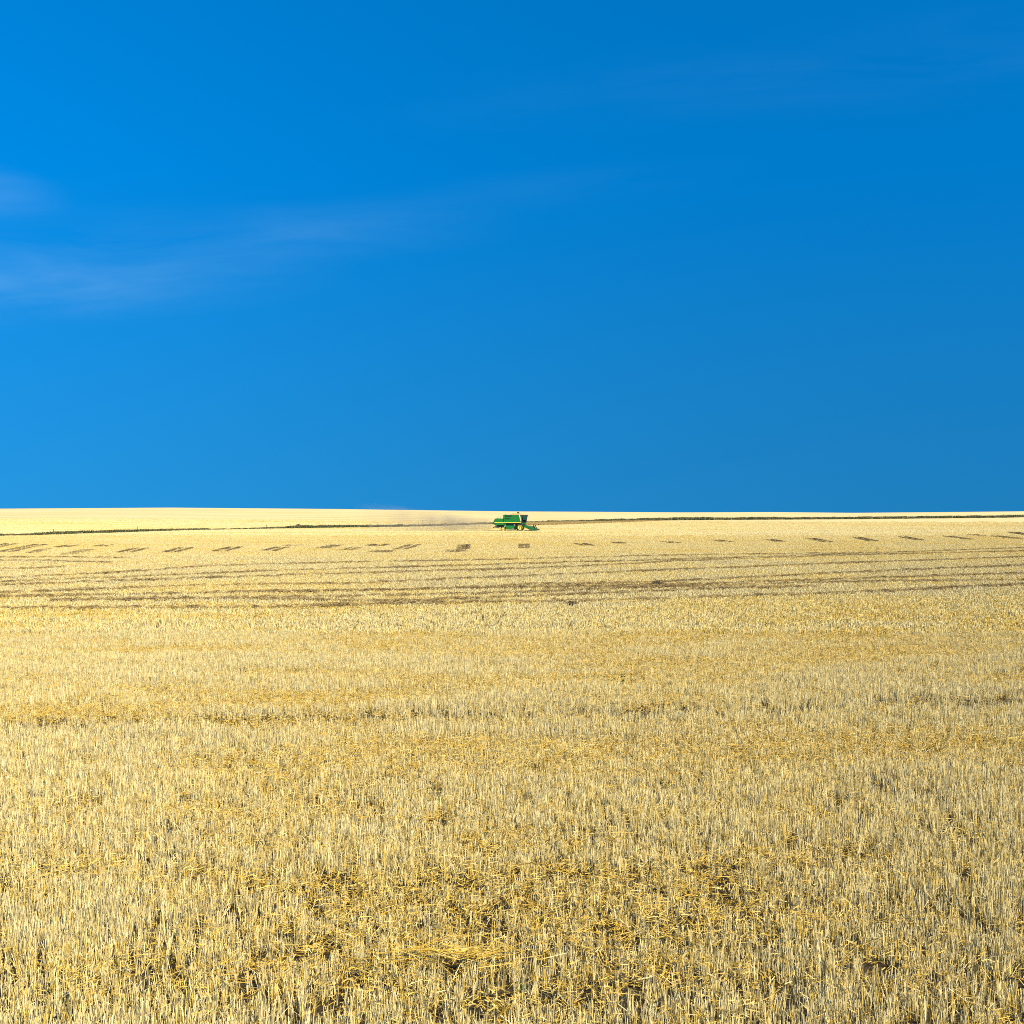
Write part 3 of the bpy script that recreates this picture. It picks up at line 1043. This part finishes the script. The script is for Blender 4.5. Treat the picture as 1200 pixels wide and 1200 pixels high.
cab = part('cab', 'black', P, cab_shell)
part('cab_roof', 'black', P, lambda bm: prism(bm, [(0.05, 3.245), (1.72, 3.245), (1.82, 3.30), (1.74, 3.40), (0.12, 3.42)], -0.86, 0.86, 0.03))
for s in (-1, 1):
    part('window', 'glass', cab, lambda bm: prism(bm, [(0.485, 2.105), (1.345, 2.105), (1.565, 3.235), (0.255, 3.235)], s * 0.775 - 0.012, s * 0.775 + 0.012))
part('windscreen', 'glass', cab, lambda bm: prism(bm, [(1.385, 1.99), (1.405, 1.99), (1.635, 3.235), (1.615, 3.235)], -0.725, 0.725))
part('cab_floor_skirt', 'green', P, lambda bm: prism(bm, [(0.50, 1.40), (1.28, 1.40), (1.34, 1.715), (0.42, 1.715)], -0.9, 0.9, 0.03))
part('driver_seat', 'black', cab, lambda bm: (box(bm, 0.48, 1.36, -0.7, 0.7, 1.99, 2.32, 0.02), box(bm, 0.55, 0.95, -0.25, 0.25, 2.12, 2.32, 0.04), box(bm, 0.52, 0.66, -0.25, 0.25, 2.32, 2.9, 0.04)))
part('work_light', 'white', P, lambda bm: (box(bm, 1.76, 1.86, -0.6, -0.42, 3.27, 3.36, 0.015)))
part('work_light', 'white', P, lambda bm: (box(bm, 1.76, 1.86, 0.42, 0.6, 3.27, 3.36, 0.015)))
mir = part('mirror_arm', 'black', P, lambda bm: (tube(bm, (1.62, -0.8, 3.1), (1.75, -1.3, 3.0), 0.02, 6)))
part('mirror', 'black', mir, lambda bm: box(bm, 1.72, 1.77, -1.42, -1.22, 2.65, 3.02, 0.01))


# grain tank: rim, heap of grain and the loading auger cap
def grain_heap(bm):
    nx, ny = 14, 10
    gv = []
    for i in range(nx + 1):
        for j in range(ny + 1):
            x, y = -1.82 + 1.85 * i / nx, -1.28 + 2.56 * j / ny
            e = min(1, 5 * min(i, nx - i) / nx) * min(1, 4 * min(j, ny - j) / ny)
            z = 3.40 + e * (0.30 + 0.05 * math.sin(i * 1.3) * math.cos(j * 0.9)) + 0.02 * random.random()
            gv.append(bm.verts.new((x, y, z)))
    for i in range(nx):
        for j in range(ny):
            q = i * (ny + 1) + j
            bm.faces.new((gv[q], gv[q + ny + 1], gv[q + ny + 2], gv[q + 1]))


part('grain_heap', 'grain', P, grain_heap, True)
for s_y in (-1.38, 1.38):
    part('tank_extension', 'canvas', P, lambda bm: prism(bm, [(-1.75, 3.425), (-0.2, 3.425), (0.28, 3.72), (-1.55, 3.62)], s_y - 0.02, s_y + 0.02))
part('auger_cap', 'dark_green', P, lambda bm: (box(bm, -0.55, -0.08, -0.35, 0.35, 3.80, 4.02, 0.06), tube(bm, (-0.3, 0, 3.4), (-0.3, 0, 3.82), 0.16, 12)))
part('unloading_auger', 'green', P, lambda bm: (tube(bm, (-0.9, 1.62, 2.5), (-4.9, 1.62, 2.3), 0.17, 14), tube(bm, (-0.8, 1.62, 2.62), (-0.8, 1.62, 1.6), 0.18, 14)))
part('exhaust_pipe', 'steel', P, lambda bm: tube(bm, (-2.9, 0.6, 3.3), (-2.9, 0.6, 3.62), 0.07, 10))
rail = part('handrail', 'black', P, lambda bm: [tube(bm, (x, -1.3, 2.66), (x, -1.3, 3.0), 0.018, 6) for x in (-4.6, -4.0, -3.5)] and tube(bm, (-4.6, -1.3, 3.0), (-3.5, -1.3, 3.0), 0.018, 6))

# feeder house and header
part('feeder_house', 'green', P, lambda bm: prism(bm, [(0.62, 0.90), (1.95, 0.42), (2.05, 0.98), (0.75, 1.58)], -0.62, 0.62, 0.03))
hd = part('header', 'green', P, lambda bm: (prism(bm, [(1.98, 0.18), (3.1, 0.16), (3.16, 0.22), (2.2, 0.36), (2.12, 1.05), (2.0, 1.05)], -3.5, 3.5, 0.015)))
for s in (-1, 1):
    part('end_sheet', 'header_green', hd, lambda bm: prism(bm, [(1.70, 0.85), (2.0, 0.24), (3.0, 0.17), (3.95, 0.28), (3.98, 0.40), (3.1, 0.70), (2.2, 1.0), (1.75, 1.08)], s * 3.56 - 0.05, s * 3.56 + 0.05, 0.02))
    part('crop_divider', 'dark_green', hd, lambda bm: prism(bm, [(3.0, 0.12), (4.0, 0.26), (4.12, 0.34), (4.02, 0.44), (3.0, 0.72)], s * 3.64 - 0.025, s * 3.64 + 0.025, 0.01))
    part('divider_tip', 'black', hd, lambda bm: tube(bm, (3.9, s * 3.6, 0.36), (4.35, s * 3.6, 0.22), 0.075, 10, 0.02))
    part('reel_arm', 'dark_green', hd, lambda bm: prism(bm, [(2.0, 1.02), (2.06, 0.96), (3.15, 0.86), (3.15, 0.96)], s * 3.44 - 0.03, s * 3.44 + 0.03))
part('intake_auger', 'steel', hd, lambda bm: tube(bm, (2.52, -3.42, 0.52), (2.52, 3.42, 0.52), 0.22, 16))
reel = part('reel', 'dark_green', hd, lambda bm: (tube(bm, (3.1, -3.38, 0.80), (3.1, 3.38, 0.80), 0.07, 10), [tube(bm, (3.1, y, 0.80), (3.1 + 0.44 * math.cos(a), y, 0.80 + 0.44 * math.sin(a)), 0.022, 6) for y in (-3.36, -1.1, 1.1, 3.36) for a in [k * math.pi / 3 for k in range(6)]]))
for k in range(6):
    a = k * math.pi / 3
    bx_, bz_ = 3.1 + 0.46 * math.cos(a), 0.80 + 0.46 * math.sin(a)
    part('reel_bat', 'dark_green', reel, lambda bm: (tube(bm, (bx_, -3.4, bz_), (bx_, 3.4, bz_), 0.03, 6), [tube(bm, (bx_, -3.3 + 0.3 * q, bz_), (bx_ - 0.06, -3.3 + 0.3 * q, bz_ - 0.22), 0.008, 4) for q in range(23)]))

# ------------------------------------------------------------------ dust thrown out behind the combine
dm = bpy.data.materials.new('harvest_dust')
dm.use_nodes = True
nt = dm.node_tree
nt.nodes.clear()
N, L = nt.nodes.new, nt.links.new
tcn = N('ShaderNodeTexCoord')
sp = N('ShaderNodeSeparateXYZ')
L(tcn.outputs['Object'], sp.inputs[0])


def dmath(op, a, b_=None, clamp=False):
    n_ = N('ShaderNodeMath')
    n_.operation = op
    n_.use_clamp = clamp
    for i, q in enumerate((a, b_)):
        if q is None:
            continue
        if isinstance(q, (int, float)):
            n_.inputs[i].default_value = q
        else:
            L(q, n_.inputs[i])
    return n_.outputs[0]


t = dmath('MULTIPLY', sp.outputs[0], -1 / 30.0, True)                    # 0 at the chopper, 1 far behind
hgt = dmath('ADD', dmath('MULTIPLY', t, 3.4), 1.3)                      # plume height grows
zz = dmath('DIVIDE', dmath('SUBTRACT', sp.outputs[2], dmath('ADD', dmath('MULTIPLY', t, 0.9), 1.3)), hgt)
yy = dmath('DIVIDE', sp.outputs[1], dmath('ADD', dmath('MULTIPLY', t, 2.5), 1.3))
rr = dmath('ADD', dmath('MULTIPLY', zz, zz), dmath('MULTIPLY', yy, yy))
fall = dmath('SUBTRACT', 1.0, rr, True)
tail = dmath('MULTIPLY', dmath('POWER', dmath('SUBTRACT', 1.0, t, True), 1.6), dmath('MULTIPLY', t, 14.0, True))
ns = N('ShaderNodeTexNoise')
ns.inputs['Scale'].default_value = 0.28
ns.inputs['Detail'].default_value = 4
L(tcn.outputs['Object'], ns.inputs['Vector'])
nzz = dmath('MULTIPLY', dmath('SUBTRACT', ns.outputs[0], 0.15), 1.7, True)
den = dmath('MULTIPLY', dmath('MULTIPLY', dmath('MULTIPLY', fall, tail), nzz), 0.95)
pv = N('ShaderNodeVolumePrincipled')
pv.inputs['Color'].default_value = (0.64, 0.54, 0.40, 1)
pv.inputs['Anisotropy'].default_value = 0.2
L(den, pv.inputs['Density'])
mo = N('ShaderNodeOutputMaterial')
L(pv.outputs[0], mo.inputs['Volume'])
bm = bmesh.new()
box(bm, -30, 0, -4.2, 4.2, 0.02, 9.2)
me = bpy.data.meshes.new('dust_cloud')
bm.to_mesh(me)
bm.free()
dust = link_mesh('dust_cloud', me, dm)
dust.location = (CX - 5.2, CD, cz0)
tag(dust, 'thin brown dust drifting out behind the combine harvester', 'dust', kind='stuff')

# ------------------------------------------------------------------ fence posts along the ditch
POSTS = [(63, 1.0, 'leftmost fence post on the ditch bank'), (161, 1.15, 'second fence post from the left on the ditch bank'),
         (312.5, 0.95, 'fence post left of the ditch bush, third from the left'), (443, 0.9, 'fence post midway between ditch bush and harvester dust'),
         (495.5, 1.75, 'tallest fence post behind the dust left of the harvester'), (537, 0.9, 'fence post in the dust just left of the harvester'),
         (817, 1.9, 'first fence post on the ditch right of the harvester'), (907, 1.9, 'second fence post on the ditch right of the harvester'),
         (996, 2.0, 'third fence post on the ditch right of the harvester'), (1085.5, 2.4, 'fourth fence post on the ditch right of the harvester'),
         (1176, 2.3, 'rightmost fence post on the ditch near the frame edge')]
for pxp, hh, lab in POSTS:
    vp = float(np.interp(pxp, DITCH_U, DITCH_V))
    dp = EYE * F / (vp - 600) * 1.01
    xp = (pxp - 600) / F * dp
    w = 0.055 * max(1, dp / 420)
    bm = bmesh.new()
    box(bm, -w, w, -w, w, -0.15, hh, 0.015)
    for q in bm.verts:
        if q.co.z > hh * 0.9:
            q.co.x += 0.06 * hh * random.uniform(-1, 1) * 0.3
    me = bpy.data.meshes.new('fence_post')
    bm.to_mesh(me)
    bm.free()
    po = link_mesh('fence_post', me, M['wood'])
    po.location = (xp, dp, float(ground_z(xp, dp)))
    po.rotation_euler = (0, R(random.uniform(-4, 4)), 0)
    tag(po, lab, 'fence post', 'fence posts along the ditch')


# ------------------------------------------------------------------ a bush on the ditch and green weeds in the stubble
def leafy(name, loc, n, w, h, leaf, label, cat, mat, group=None):
    root = empty(name, loc)
    tag(root, label, cat, group)
    sv = []
    bm = bmesh.new()
    for k in range(6):
        a = 6.283 * k / 6 + random.uniform(-0.3, 0.3)
        tube(bm, (0, 0, -0.03), (0.35 * w * math.cos(a), 0.35 * w * math.sin(a), h * random.uniform(0.6, 0.95)), 0.012 * h + 0.002, 5, 0.004 * h + 0.001)
    me = bpy.data.meshes.new('stem')
    bm.to_mesh(me)
    bm.free()
    link_mesh('stem', me, WEEDM, root)
    bm = bmesh.new()
    for k in range(n):
        a, rr_ = random.uniform(0, 6.283), w * 0.5 * math.sqrt(random.random())
        z = h * random.uniform(0.15, 1.0)
        rr_ *= math.sqrt(max(0.05, 1 - ((z / h - 0.45) / 0.62) ** 2)) * random.uniform(0.7, 1.15)
        p = Vector((rr_ * math.cos(a), rr_ * math.sin(a), z))
        d = Vector((random.gauss(0, 1), random.gauss(0, 1), random.gauss(0.3, 0.7))).normalized()
        e = d.cross(Vector((random.gauss(0, 1), random.gauss(0, 1), random.gauss(0, 1)))).normalized()
        s1, s2 = leaf * random.uniform(0.7, 1.3), leaf * 0.32
        bm.faces.new([bm.verts.new(p), bm.verts.new(p + d * s1 * 0.5 + e * s2), bm.verts.new(p + d * s1), bm.verts.new(p + d * s1 * 0.5 - e * s2)])
    me = bpy.data.meshes.new('foliage')
    bm.to_mesh(me)
    bm.free()
    fo = link_mesh('foliage', me, mat, root)
    fo['kind'] = 'stuff'
    return root


BUSHM = paint('bush_leaf', (0.03, 0.05, 0.015), 0.6, dust=0.15)
bp_ = 349.5
dp = EYE * F / (float(np.interp(bp_, DITCH_U, DITCH_V)) - 600)
leafy('bush', ((bp_ - 600) / F * dp, dp, float(ground_z((bp_ - 600) / F * dp, dp))), 420, 1.6, 1.0, 0.16, 'small dark bush on the ditch left of the harvester', 'bush', BUSHM)
for (pu, pv_, hh, ww, lab) in ((1014, 652.5, 0.30, 1.0, 'low green weed among the far stubble near the right side'),
                               (1022, 651.5, 0.26, 0.7, 'smaller green weed just right of the low green weed patch'),
                               (730, 803.5, 0.30, 0.10, 'single thin green weed standing in the stubble below the harvester'),
                               (1177, 748, 0.24, 0.22, 'small green weed in the stubble close to the right edge'),
                               (1037, 747, 0.20, 0.18, 'small green weed in the stubble right of the straw heap'),
                               (608, 1172, 0.16, 0.10, 'tiny green weed at the front right of the straw bundle')):
    xw, yw = at(pu, pv_ + 2)
    leafy('weed', (xw, yw, float(ground_z(xw, yw))), 60 if ww > 0.3 else 14, ww, hh, 0.06 if yw > 20 else 0.03, lab, 'weed', WEEDM, 'green weeds in the stubble')
